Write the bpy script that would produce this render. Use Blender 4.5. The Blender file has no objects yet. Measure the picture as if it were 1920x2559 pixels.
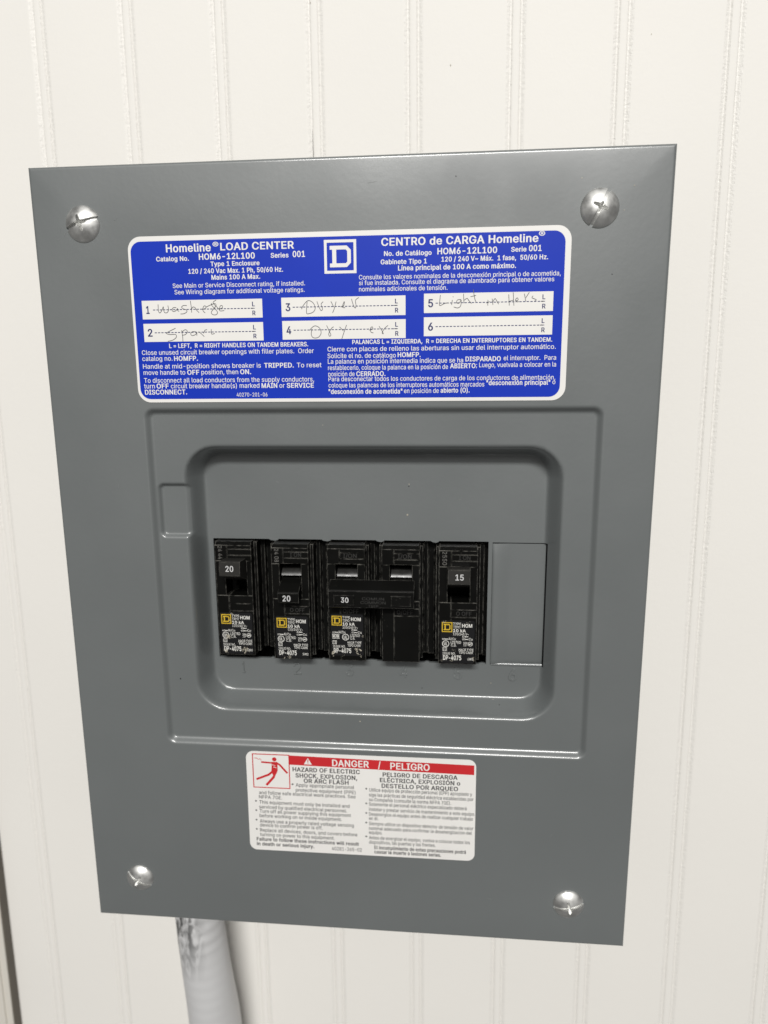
import bpy, math, random, os
import numpy as np
from mathutils import Matrix, Vector

# ---------------------------------------------------------------- scene, camera, light
scene = bpy.context.scene
COL = scene.collection
# all sizes below are millimetres on the panel: x right, y up, z out of the cover towards the viewer
def V(x, y, z):
    return (x * 0.001, -z * 0.001, y * 0.001)

cam_data = bpy.data.cameras.new('camera')
cam = bpy.data.objects.new('camera', cam_data)
COL.objects.link(cam)
right = Vector(V(996.12398, -7.22011, -87.66351))
up = Vector(V(-9.09347, 982.83227, -184.27709))
back = Vector(V(87.48902, 184.35999, 978.95713))
M = Matrix((right, up, back)).transposed().to_4x4()
M.translation = Vector(V(38.5015, 78.7622, 258.0347))
cam.matrix_world = M
cam_data.sensor_fit = 'HORIZONTAL'
cam_data.sensor_width = 36.0
cam_data.lens = 36.0 * 1678.196 / 1920.0
cam_data.clip_start = 0.005
cam_data.clip_end = 50.0
cam_data.dof.use_dof = True
cam_data.dof.focus_distance = 0.256
cam_data.dof.aperture_fstop = 11.0
scene.camera = cam

world = bpy.data.worlds.new('World')
scene.world = world
world.use_nodes = True
bg = world.node_tree.nodes['Background']
bg.inputs['Color'].default_value = (1.0, 0.98, 0.95, 1)
bg.inputs['Strength'].default_value = 0.17

scene.view_settings.view_transform = 'Standard'
scene.view_settings.look = 'None'
scene.view_settings.exposure = 0.0
scene.view_settings.gamma = 1.0

def area_lamp(name, pos, target, sx, sy, power, color):
    ld = bpy.data.lights.new(name, 'AREA')
    ld.shape = 'RECTANGLE'; ld.size = sx; ld.size_y = sy
    ld.energy = power; ld.color = color
    lo = bpy.data.objects.new(name, ld)
    COL.objects.link(lo)
    lo.location = V(*pos)
    d = Vector(V(*target)) - Vector(V(*pos))
    lo.rotation_euler = d.to_track_quat('-Z', 'Y').to_euler()
    return lo
area_lamp('ceiling_tube_lamp', (60, 1950, 2600), (0, 0, 0), 1.5, 0.32, 95.0, (1.0, 0.985, 0.955))
area_lamp('added_sheen_lamp', (300, 2150, 3700), (0, 0, 0), 1.6, 0.9, 38.0, (1.0, 0.985, 0.955))  # added fill lamp, lifts the sheen on the upper part of the panel

# ---------------------------------------------------------------- helpers
def tag(o, label=None, cat=None, group=None, kind=None):
    if label: o['label'] = label
    if cat: o['category'] = cat
    if group: o['group'] = group
    if kind: o['kind'] = kind
    return o

def empty(name, pos):
    o = bpy.data.objects.new(name, None)
    o.empty_display_size = 0.01
    COL.objects.link(o)
    o.location = V(*pos)
    return o

def link_mesh(name, me, parent=None):
    o = bpy.data.objects.new(name, me)
    COL.objects.link(o)
    if parent is not None:
        o.parent = parent
    return o

class MB:
    """collects polygons in panel millimetres relative to an origin; build() links them as one mesh object"""
    def __init__(self):
        self.v = []; self.f = []; self.m = []; self.s = []
    def add(self, verts, faces, mi=0, smooth=False):
        b = len(self.v)
        self.v.extend([tuple(map(float, p)) for p in verts])
        for f in faces:
            self.f.append(tuple(b + i for i in f)); self.m.append(mi); self.s.append(smooth)
    def box(self, x0, x1, y0, y1, z0, z1, mi=0, c=0.0):
        """box with an optional chamfer c round its front (+z) face"""
        if c <= 0:
            vs = [(x0,y0,z0),(x1,y0,z0),(x1,y1,z0),(x0,y1,z0),(x0,y0,z1),(x1,y0,z1),(x1,y1,z1),(x0,y1,z1)]
            fs = [(3,2,1,0),(4,5,6,7),(0,1,5,4),(1,2,6,5),(2,3,7,6),(3,0,4,7)]
        else:
            vs = [(x0,y0,z0),(x1,y0,z0),(x1,y1,z0),(x0,y1,z0),
                  (x0,y0,z1-c),(x1,y0,z1-c),(x1,y1,z1-c),(x0,y1,z1-c),
                  (x0+c,y0+c,z1),(x1-c,y0+c,z1),(x1-c,y1-c,z1),(x0+c,y1-c,z1)]
            fs = [(3,2,1,0),(8,9,10,11),(0,1,5,4),(1,2,6,5),(2,3,7,6),(3,0,4,7),
                  (4,5,9,8),(5,6,10,9),(6,7,11,10),(7,4,8,11)]
        self.add(vs, fs, mi)
    def prism_x(self, prof, x0, x1, mi=0, smooth=False):
        """closed (y, z) outline extruded along x; outline runs so that faces look outwards"""
        n = len(prof)
        vs = [(x0, y, z) for y, z in prof] + [(x1, y, z) for y, z in prof]
        fs = [tuple(range(n)), tuple(range(2*n-1, n-1, -1))]
        self.add(vs, fs, mi)
        self.add(vs, [(i, n+i, n+(i+1) % n, (i+1) % n) for i in range(n)], mi, smooth)
    def poly(self, pts, z, mi=0):
        self.add([(x, y, z) for x, y in pts], [tuple(range(len(pts)))], mi)
    def slab(self, pts, z0, z1, mi=0):
        n = len(pts)
        vs = [(x, y, z0) for x, y in pts] + [(x, y, z1) for x, y in pts]
        fs = [tuple(range(n-1, -1, -1)), tuple(range(n, 2*n))]
        fs += [(i, (i+1) % n, n+(i+1) % n, n+i) for i in range(n)]
        self.add(vs, fs, mi)
    def stroke(self, pts, w, z, mi=0, closed=False):
        """flat printed line"""
        P = [np.array(p, float) for p in pts]
        n = len(P); L = []; R = []
        for i in range(n):
            a = P[(i-1) % n] if (closed or i > 0) else P[i]
            b = P[(i+1) % n] if (closed or i < n-1) else P[i]
            d = b - a; d /= (np.linalg.norm(d) + 1e-9)
            nn = np.array([-d[1], d[0]])
            ww = w * (0.5 if not closed else 0.5)
            L.append(P[i] + nn*ww); R.append(P[i] - nn*ww)
        vs = [(p[0], p[1], z) for p in L] + [(p[0], p[1], z) for p in R]
        m = n if closed else n-1
        self.add(vs, [(n+i, n+(i+1) % n, (i+1) % n, i) for i in range(m)], mi)
    def build(self, name, mats, parent=None, origin=(0,0,0), fix=True):
        me = bpy.data.meshes.new(name)
        ox, oy, oz = origin
        me.from_pydata([V(x-ox, y-oy, z-oz) for x, y, z in self.v], [], self.f)
        me.polygons.foreach_set('material_index', self.m)
        me.polygons.foreach_set('use_smooth', self.s)
        for m in (mats if isinstance(mats, (list, tuple)) else [mats]):
            me.materials.append(m)
        me.update()
        if fix:
            import bmesh
            bm = bmesh.new(); bm.from_mesh(me)
            bmesh.ops.recalc_face_normals(bm, faces=bm.faces)
            bm.to_mesh(me); bm.free()
        return link_mesh(name, me, parent)

def rrect(x0, x1, y0, y1, r, n=8):
    pts = []
    for cx, cy, a0 in ((x1-r, y0+r, -90), (x1-r, y1-r, 0), (x0+r, y1-r, 90), (x0+r, y0+r, 180)):
        for i in range(n+1):
            a = math.radians(a0 + 90*i/n)
            pts.append((cx + r*math.cos(a), cy + r*math.sin(a)))
    return pts

def circle(cx, cy, r, n=24):
    return [(cx + r*math.cos(2*math.pi*i/n), cy + r*math.sin(2*math.pi*i/n)) for i in range(n)]

# ---- what the labels say: (text, x, baseline y, width, cap height, bold) in millimetres
BLUE_TEXT = [
    ('Homeline', -66.03, 128.78, 17.3, 2.72, 1),
    ('®', -47.98, 129.91, 2.25, 2.07, 0),
    ('LOAD CENTER', -45.09, 128.99, 27.95, 2.55, 1),
    ('Catalog No.', -70.06, 125.6, 12.67, 1.6, 1),
    ('HOM6-12L100', -53.49, 125.83, 21.43, 2.08, 1),
    ('Series', -26.06, 125.92, 6.71, 1.62, 1),
    ('001', -17.77, 125.97, 4.63, 2.06, 1),
    ('Type 1 Enclosure', -49.15, 123.42, 18.75, 1.59, 1),
    ('120 / 240 Vac Max. 1 Ph, 50/60 Hz.', -57.85, 120.93, 36.27, 1.65, 1),
    ('Mains 100 A Max.', -49.05, 118.6, 18.7, 1.65, 1),
    ('See Main or Service Disconnect rating, if installed.', -64.28, 115.87, 50.84, 1.61, 0),
    ('See Wiring diagram for additional voltage ratings.', -63.73, 113.55, 50.07, 1.61, 0),
    ('CENTRO de CARGA Homeline', 15.17, 129.11, 56.45, 2.63, 1),
    ('®', 71.72, 130.64, 2.21, 2.08, 0),
    ('No. de Catálogo', 16.17, 125.58, 17.37, 1.6, 1),
    ('HOM6-12L100', 35.62, 125.68, 21.48, 2.11, 1),
    ('Serie', 62.07, 125.97, 5.46, 1.57, 1),
    ('001', 68.37, 126.0, 4.49, 2.0, 1),
    ('Gabinete Tipo 1', 14.92, 122.68, 16.91, 1.61, 1),
    ('120 / 240 V~ Máx.  1 fase,  50/60 Hz.', 37.11, 123.13, 38.17, 1.63, 1),
    ('Línea principal de 100 A como máximo.', 21.29, 120.4, 42.68, 1.7, 1),
    ('Consulte los valores nominales de la desconexión principal o de acometida,', 6.82, 117.49, 73.12, 1.61, 0),
    ('si fue instalada. Consulte el diagrama de alambrado para obtener valores', 6.8, 115.51, 70.9, 1.61, 0),
    ('nominales adicionales de tensión.', 6.77, 113.29, 32.62, 1.63, 0),
    ('L = LEFT,  R = RIGHT HANDLES ON TANDEM BREAKERS.', -67.16, 93.8, 54.31, 1.56, 1),
    ('Close unused circuit breaker openings with filler plates.  Order', -78.25, 91.29, 67.48, 1.72, 0),
    ('catalog no.', -78.26, 89.02, 12.07, 1.74, 0),
    ('HOMFP.', -65.54, 88.95, 9.47, 1.74, 1),
    ('Handle at mid-position shows breaker is', -78.2, 86.07, 46.77, 1.74, 0),
    ('TRIPPED.', -30.18, 86.02, 11.54, 1.72, 1),
    ('To reset', -17.45, 86.01, 9.5, 1.72, 0),
    ('move handle to', -78.16, 83.71, 16.75, 1.75, 0),
    ('OFF', -60.63, 83.67, 4.8, 1.75, 1),
    ('position, then', -55.0, 83.71, 14.56, 1.74, 0),
    ('ON.', -39.66, 83.7, 4.29, 1.74, 1),
    ('To disconnect all load conductors from the supply conductors,', -78.16, 80.71, 67.21, 1.75, 0),
    ('turn', -78.32, 78.52, 4.36, 1.77, 0),
    ('OFF', -73.28, 78.51, 4.91, 1.77, 1),
    ('circuit breaker handle(s) marked', -67.53, 78.49, 35.22, 1.76, 0),
    ('MAIN', -31.48, 78.43, 6.14, 1.74, 1),
    ('or', -24.51, 78.44, 2.08, 1.74, 0),
    ('SERVICE', -21.62, 78.42, 10.5, 1.74, 1),
    ('DISCONNECT.', -78.16, 76.19, 17.01, 1.77, 1),
    ('40270-201-06', -41.46, 75.18, 12.15, 1.44, 0),
    ('PALANCAS L = IZQUIERDA,  R = DERECHA EN INTERRUPTORES EN TANDEM.', 3.95, 94.38, 73.85, 1.5, 1),
    ('Cierre con placas de relleno las aberturas sin usar del interruptor automático.', -5.51, 91.77, 84.68, 1.68, 0),
    ('Solicite el no. de catálogo', -5.56, 89.3, 25.9, 1.7, 0),
    ('HOMFP.', 21.04, 89.42, 8.62, 1.69, 1),
    ('La palanca en posición intermedia indica que se ha', -5.49, 87.23, 50.97, 1.7, 0),
    ('DISPARADO', 46.33, 87.61, 13.02, 1.68, 1),
    ('el interruptor.  Para', 60.36, 87.85, 19.09, 1.67, 0),
    ('restablecerlo, coloque la palanca en la posición de', -5.48, 84.9, 45.37, 1.71, 0),
    ('ABIERTO', 40.64, 85.15, 9.45, 1.69, 1),
    ('; Luego, vuelvala a colocar en la', 50.31, 85.41, 29.23, 1.68, 0),
    ('posición de', -5.41, 82.57, 10.07, 1.72, 0),
    ('CERRADO.', 5.3, 82.54, 11.11, 1.72, 1),
    ('Para desconectar todos los conductores de carga de los conductores de alimentación,', -5.41, 80.71, 84.84, 1.7, 0),
    ('coloque las palancas de los interruptores automáticos marcados', -5.4, 78.36, 58.86, 1.72, 0),
    ('"desconexión principal"', 54.2, 78.86, 23.47, 1.69, 1),
    ('o', 78.45, 79.05, 1.07, 1.68, 0),
    ('"desconexión de acometida"', -5.45, 75.99, 28.26, 1.73, 1),
    ('en posición de', 23.4, 76.12, 13.11, 1.72, 0),
    ('abierto (O).', 37.2, 76.21, 10.85, 1.71, 1),
]
DANGER_TEXT = [
    ('HAZARD OF ELECTRIC', -24.67, -83.2, 29.03, 1.9, 1),
    ('SHOCK, EXPLOSION,', -23.5, -86.01, 26.71, 1.9, 1),
    ('OR ARC FLASH', -19.98, -88.4, 19.42, 1.91, 1),
    ('• ', -25.34, -89.98, 0.89, 1.58, 0),
    ('Apply appropriate personal', -23.51, -90.34, 25.29, 1.57, 0),
    ('protective equipment (PPE)', -23.59, -92.73, 25.95, 1.58, 0),
    ('and follow safe electrical work practices. See', -39.84, -94.75, 42.17, 1.59, 0),
    ('NFPA 70E.', -39.94, -96.86, 10.23, 1.6, 0),
    ('•', -41.75, -98.76, 0.77, 1.6, 0),
    ('This equipment must only be installed and', -39.91, -99.35, 39.54, 1.6, 0),
    ('serviced by qualified electrical personnel.', -40.01, -101.64, 38.47, 1.6, 0),
    ('•', -41.82, -103.24, 0.77, 1.61, 0),
    ('Turn off all power supplying this equipment', -39.96, -103.72, 40.14, 1.6, 0),
    ('before working on or inside equipment.', -40.05, -105.89, 36.23, 1.61, 0),
    ('•', -41.89, -107.88, 0.77, 1.62, 0),
    ('Always use a properly rated voltage sensing', -40.03, -108.51, 41.4, 1.61, 0),
    ('device to confirm power is off.', -40.06, -110.45, 27.77, 1.62, 0),
    ('•', -41.96, -112.41, 0.78, 1.63, 0),
    ('Replace all devices, doors, and covers before', -40.16, -112.91, 42.97, 1.62, 0),
    ('turning on power to this equipment.', -40.18, -115.11, 33.01, 1.63, 0),
    ('Failure to follow these instructions will result', -41.84, -117.39, 45.29, 1.63, 1),
    ('in death or serious injury.', -41.88, -119.76, 25.65, 1.64, 1),
    ('40281-265-02', -8.49, -120.21, 13.17, 1.63, 0),
    ('PELIGRO DE DESCARGA', 14.06, -83.85, 31.58, 1.88, 1),
    ('ELÉCTRICA, EXPLOSIÓN o', 12.86, -86.44, 33.9, 1.88, 1),
    ('DESTELLO POR ARQUEO', 13.58, -89.1, 32.3, 1.89, 1),
    ('•', 6.63, -90.52, 0.74, 1.57, 0),
    ('Utilice equipo de protección personal (EPP) apropiado y', 8.3, -91.08, 43.49, 1.56, 0),
    ('siga las prácticas de seguridad eléctrica establecidas por', 8.15, -93.41, 44.28, 1.56, 0),
    ('su Compañía (consulte la norma NFPA 70E).', 8.12, -95.66, 34.93, 1.57, 0),
    ('•', 6.54, -97.43, 0.75, 1.58, 0),
    ('Solamente el personal eléctrico especializado deberá', 8.1, -97.84, 41.49, 1.57, 0),
    ('instalar y prestar servicio de mantenimiento a este equipo.', 8.07, -100.28, 45.09, 1.57, 0),
    ('•', 6.49, -102.04, 0.75, 1.59, 0),
    ('Desenergice el equipo antes de realizar cualquier trabajo', 8.05, -102.6, 44.24, 1.58, 0),
    ('en él.', 8.02, -104.6, 4.06, 1.59, 0),
    ('•', 6.43, -106.62, 0.75, 1.6, 0),
    ('Siempre utilice un dispositivo detector de tensión de valor', 7.99, -107.11, 44.55, 1.59, 0),
    ('nominal adecuado para confirmar la desenergización del', 7.97, -109.37, 44.0, 1.59, 0),
    ('equipo.', 7.94, -111.37, 5.78, 1.61, 0),
    ('•', 6.35, -113.32, 0.76, 1.61, 0),
    ('Antes de energizar el equipo, vuelva a colocar todos los', 7.92, -113.88, 43.33, 1.6, 0),
    ('dispositivos, las puertas y los frentes.', 7.89, -116.06, 28.76, 1.61, 0),
    ('El incumplimiento de estas precauciones podrá', 10.2, -118.58, 39.4, 1.61, 1),
    ('causar la muerte o lesiones serias.', 10.18, -120.66, 28.81, 1.62, 1),
]
BANNER_TEXT = [
    ('DANGER', -7.49, -79.97, 15.79, 2.96, 1),
    ('/', 12.12, -80.04, 1.11, 2.95, 1),
    ('PELIGRO', 17.33, -80.24, 16.59, 2.93, 1),
]
SLOTS = [
    ('1', -76.90, -29.98, 104.55, 111.41),
    ('3', -22.66, 24.02, 104.59, 111.59),
    ('5', 30.81, 77.64, 105.17, 112.06),
    ('2', -76.85, -29.95, 96.15, 102.91),
    ('4', -22.58, 24.07, 96.32, 103.15),
    ('6', 30.81, 77.65, 96.87, 103.66),
]
HANDWRITING = {
    '1': [[(-70.47, 110.0), (-70.48, 107.53), (-69.86, 106.9), (-68.94, 108.12), (-68.48, 109.14), (-68.4, 107.91), (-68.08, 106.97), (-67.09, 106.96), (-66.47, 107.98), (-66.64, 109.52)], [(-63.39, 108.7), (-64.49, 108.71), (-65.08, 108.06), (-64.75, 107.33), (-63.74, 107.52), (-62.86, 108.43), (-63.06, 107.82), (-62.38, 107.29)], [(-59.23, 109.39), (-60.6, 109.42), (-61.29, 108.81), (-60.67, 108.24), (-59.44, 107.76), (-59.37, 107.09), (-60.51, 106.44), (-61.89, 106.36)], [(-57.75, 111.16), (-57.51, 108.85), (-57.47, 106.8)], [(-57.38, 108.24), (-56.8, 108.84), (-55.99, 108.57), (-55.5, 107.69), (-54.57, 106.75)], [(-53.3, 107.86), (-52.08, 108.25), (-51.71, 108.86), (-52.4, 109.17), (-53.0, 108.26), (-52.9, 107.24), (-52.17, 106.61)], [(-51.61, 108.75), (-50.49, 109.24), (-49.38, 109.63), (-48.27, 109.97), (-47.77, 109.2), (-48.93, 107.94), (-49.82, 106.68), (-49.15, 105.9), (-47.95, 105.88), (-47.37, 106.64), (-47.86, 107.57), (-49.4, 109.22), (-49.62, 110.15)], [(-47.66, 111.23), (-48.91, 110.24), (-47.27, 108.42), (-46.5, 107.64)], [(-46.65, 107.9), (-45.37, 108.39), (-45.49, 109.16), (-46.26, 108.92), (-46.51, 107.39), (-45.7, 107.22), (-44.72, 107.36)]],
    '3': [[(-12.82, 110.01), (-13.14, 106.08), (-12.3, 105.66), (-10.53, 106.29), (-9.8, 107.79), (-10.7, 109.67), (-12.54, 110.35), (-14.34, 108.62), (-15.02, 107.37)], [(-9.11, 110.04), (-8.36, 108.02), (-7.6, 106.7), (-7.05, 107.39), (-7.54, 109.01), (-6.73, 109.9)], [(-3.82, 109.95), (-2.81, 107.92)], [(-1.88, 109.82), (-2.56, 107.42), (-3.28, 105.82)], [(-0.18, 107.88), (0.99, 108.36), (1.23, 109.86), (0.45, 107.87), (1.5, 107.6)], [(3.92, 110.71), (4.67, 108.2), (5.28, 107.44), (5.61, 108.28), (5.43, 110.19), (6.7, 111.16)]],
    '5': [[(36.85, 111.45), (36.62, 109.24), (36.63, 107.75), (38.42, 108.46), (39.69, 108.69)], [(41.22, 109.65), (40.98, 107.92)], [(41.46, 110.88), (41.56, 110.63)], [(44.43, 109.74), (43.11, 109.62), (42.76, 108.63), (43.79, 108.52), (44.44, 109.59), (44.31, 107.62), (43.3, 106.8), (41.76, 107.17)], [(45.27, 111.79), (45.47, 108.49)], [(45.56, 109.47), (46.57, 110.14), (47.08, 109.54), (48.22, 108.29)], [(48.8, 113.19), (49.37, 110.0), (49.9, 108.76)], [(47.83, 110.66), (49.85, 111.12)], [(54.19, 109.42), (54.13, 107.45)], [(53.61, 108.35), (54.81, 108.82)], [(55.7, 109.88), (56.01, 107.67)], [(55.98, 108.8), (56.71, 109.86), (57.23, 109.27), (58.02, 107.88)], [(61.62, 111.24), (61.93, 107.32)], [(63.21, 111.95), (63.59, 107.29)], [(61.89, 108.79), (63.44, 109.25)], [(64.05, 108.9), (65.05, 109.23), (64.77, 109.96), (64.18, 109.49), (64.41, 108.65), (65.31, 108.63)], [(67.24, 111.38), (67.82, 108.69)], [(67.79, 109.91), (68.98, 111.84)], [(70.37, 110.59), (70.04, 109.87), (71.56, 109.21), (70.83, 108.63)]],
    '2': [[(-64.17, 101.13), (-67.02, 99.87), (-67.9, 99.26), (-66.54, 98.82), (-64.32, 98.79), (-64.12, 97.75), (-65.57, 96.72), (-67.54, 96.33)], [(-61.84, 100.32), (-61.59, 98.24), (-61.57, 96.05)], [(-61.77, 99.69), (-60.34, 100.56), (-59.56, 99.77), (-60.45, 98.74), (-61.69, 98.5)], [(-56.25, 99.72), (-57.63, 99.74), (-58.34, 98.97), (-57.72, 98.29), (-56.31, 98.79), (-55.88, 99.61), (-55.96, 98.26)], [(-55.15, 99.71), (-54.1, 98.91), (-53.06, 97.86)], [(-53.27, 99.06), (-52.65, 100.19), (-51.81, 100.44)], [(-50.16, 100.57), (-50.23, 99.38), (-49.99, 98.75), (-48.88, 99.0)]],
    '4': [[(-11.23, 100.11), (-11.55, 98.08), (-10.78, 96.89), (-8.91, 97.02), (-7.8, 98.54), (-8.29, 100.33), (-9.87, 101.22), (-11.22, 100.62), (-12.05, 99.62)], [(-5.61, 101.3), (-4.85, 99.51), (-4.09, 97.87), (-4.63, 97.37), (-4.88, 98.39), (-3.77, 100.26), (-2.97, 100.76)], [(-0.74, 100.73), (0.71, 99.18)], [(1.92, 101.35), (0.97, 98.92), (0.02, 96.29)], [(10.33, 99.4), (11.7, 99.69), (11.6, 100.55), (10.91, 100.05), (11.06, 98.68), (12.0, 98.36)], [(14.12, 100.76), (15.16, 99.13), (15.73, 98.01), (15.26, 98.32), (16.11, 99.82), (17.48, 100.97)]],
}

# ---- text: glyph outlines are filled here (non-zero winding), set on one line, scaled to the width the line has on the
#      label and collected into one printed mesh
from mathutils.geometry import delaunay_2d_cdt
FONT = None
try:
    FONT = bpy.data.fonts.load(os.path.join(bpy.utils.system_resource('DATAFILES', path='fonts'), 'Inter.woff2'))
except Exception:
    FONT = None          # falls back to the built-in font
CHARS = sorted(set(''.join(t[0] for t in BLUE_TEXT + DANGER_TEXT + BANNER_TEXT) + 'H!0123456789ABCDEFGHIJKLMNOPQRSTUVWXYZlku.,/~'))
def glyph_outlines(strings):
    """outline loops of every string, and the advance of every single character"""
    obs = []
    for s in strings:
        cu = bpy.data.curves.new('lettering_source', 'FONT')
        if FONT: cu.font = FONT
        cu.body = s; cu.size = 1.0; cu.resolution_u = 3; cu.fill_mode = 'NONE'
        o = bpy.data.objects.new('lettering_source', cu); COL.objects.link(o); obs.append(o)
    dg = bpy.context.evaluated_depsgraph_get(); res = []
    for o in obs:
        ev = o.evaluated_get(dg); me = ev.to_mesh()
        n = len(me.vertices); co = np.zeros(n*3); me.vertices.foreach_get('co', co); co = co.reshape(-1, 3)[:, :2]
        nxt = {}
        for e in me.edges: nxt.setdefault(e.vertices[0], []).append(e.vertices[1]); nxt.setdefault(e.vertices[1], []).append(e.vertices[0])
        seen = set(); loops = []
        for s in range(n):
            if s in seen or s not in nxt: continue
            # follow increasing indices so that the contour keeps its direction
            lp = [s]; seen.add(s); prev = None; cur = s
            while True:
                c = [k for k in nxt[cur] if k not in seen]
                if not c: break
                c.sort(key=lambda k: (k != cur+1, k)); cur = c[0]; seen.add(cur); lp.append(cur)
            if len(lp) > 2: loops.append(co[lp])
        res.append(loops); ev.to_mesh_clear()
    for o in obs:
        cu = o.data; bpy.data.objects.remove(o); bpy.data.curves.remove(cu)
    return res
_vis = [c for c in CHARS if c != ' ']
_loops = glyph_outlines(_vis + [c + 'H' for c in CHARS] + ['HH', 'H H'])
OUTL = dict(zip(_vis, _loops))
def _mx(l): return max(a[:, 0].max() for a in l)
_h = _mx(OUTL['H'])
ADV = {c: _mx(l) - _h for c, l in zip(CHARS, _loops[len(_vis):])}
ADV[' '] = _mx(_loops[-1]) - _mx(_loops[-2])
CAP = max(a[:, 1].max() for a in OUTL['H'])
_cache = {}
def area2(p): return float(np.sum(p[:, 0]*np.roll(p[:, 1], -1) - np.roll(p[:, 0], -1)*p[:, 1]))
def glyph(c, bold):
    if (c, bold) in _cache: return _cache[(c, bold)]
    loops = OUTL[c]
    big = max(loops, key=lambda p: abs(area2(p))); sg = 1.0 if area2(big) > 0 else -1.0
    out = []
    for p in loops:
        keepm = np.hypot(*(p - np.roll(p, 1, 0)).T) > 1e-5
        p = p[keepm]
        if bold:
            d1 = p - np.roll(p, 1, 0); d2 = np.roll(p, -1, 0) - p
            n1 = np.stack([d1[:, 1], -d1[:, 0]], 1)*sg; n2 = np.stack([d2[:, 1], -d2[:, 0]], 1)*sg
            n1 /= np.linalg.norm(n1, axis=1, keepdims=True); n2 /= np.linalg.norm(n2, axis=1, keepdims=True)
            m = n1 + n2; q = np.maximum((m*m).sum(1, keepdims=True), .8)
            p = p + m/q*2*0.5*bold*2*.5*2*np.array([1.0, .55])
        out.append(p)
    vs = []; es = []
    for p in out:
        b = len(vs); vs += [Vector((float(x), float(y))) for x, y in p]
        es += [(b+i, b+(i+1) % len(p)) for i in range(len(p))]
    r = delaunay_2d_cdt(vs, es, [], 0, 1e-6)
    V2 = np.array([(v.x, v.y) for v in r[0]]); F = []
    for f in r[2]:
        cx, cy = V2[list(f)].mean(0); w = 0
        for p in out:
            x0, y0 = p[:, 0], p[:, 1]; x1, y1 = np.roll(x0, -1), np.roll(y0, -1)
            t = (cy - y0)/np.where(y1 == y0, 1e-12, y1 - y0)
            hit = (x0 + t*(x1-x0)) > cx
            w += int(np.sum(hit & (y0 <= cy) & (y1 > cy))) - int(np.sum(hit & (y1 <= cy) & (y0 > cy)))
        if w != 0: F.append(tuple(f))
    _cache[(c, bold)] = (V2, F)
    return V2, F
def text_job(mb, items, z, mi=0, depth=0.0):
    """items: (text, x, baseline y, width, cap height, bold[, angle])"""
    for it in items:
        bold = 0.024 if it[5] else 0.006
        pen = 0.0; vs = []; fs = []
        for c in it[0]:
            if c in OUTL:
                gv, gf = glyph(c, bold); b = len(vs)
                vs += [(x + pen, y) for x, y in gv]; fs += [tuple(b+i for i in f) for f in gf]
            pen += ADV.get(c, .3) + 1.3*bold
        co = np.array(vs)
        x0, x1 = co[:, 0].min(), co[:, 0].max()
        sx = it[3]/max(x1-x0, 1e-6); sy = it[4]/CAP
        X = (co[:, 0]-x0)*sx; Y = co[:, 1]*sy
        a = math.radians(it[6]) if len(it) > 6 else 0.0
        xx = it[1] + X*math.cos(a) - Y*math.sin(a); yy = it[2] + X*math.sin(a) + Y*math.cos(a)
        mb.add(np.c_[xx, yy, np.full(len(xx), z+depth)], fs, mi)
        if depth:
            # side walls of raised characters
            cnt = {}
            for f in fs:
                for i in range(3):
                    e = (f[i], f[(i+1) % 3]); cnt[e] = cnt.get(e, 0)+1
            for (p, q) in [e for e in cnt if (e[1], e[0]) not in cnt]:
                g = .28
                mb.add([(xx[p], yy[p], z), (xx[q], yy[q], z), (xx[q], yy[q], z+depth), (xx[p], yy[p], z+depth)], [(0,1,2,3)], mi)
def flush_text(): pass

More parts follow.
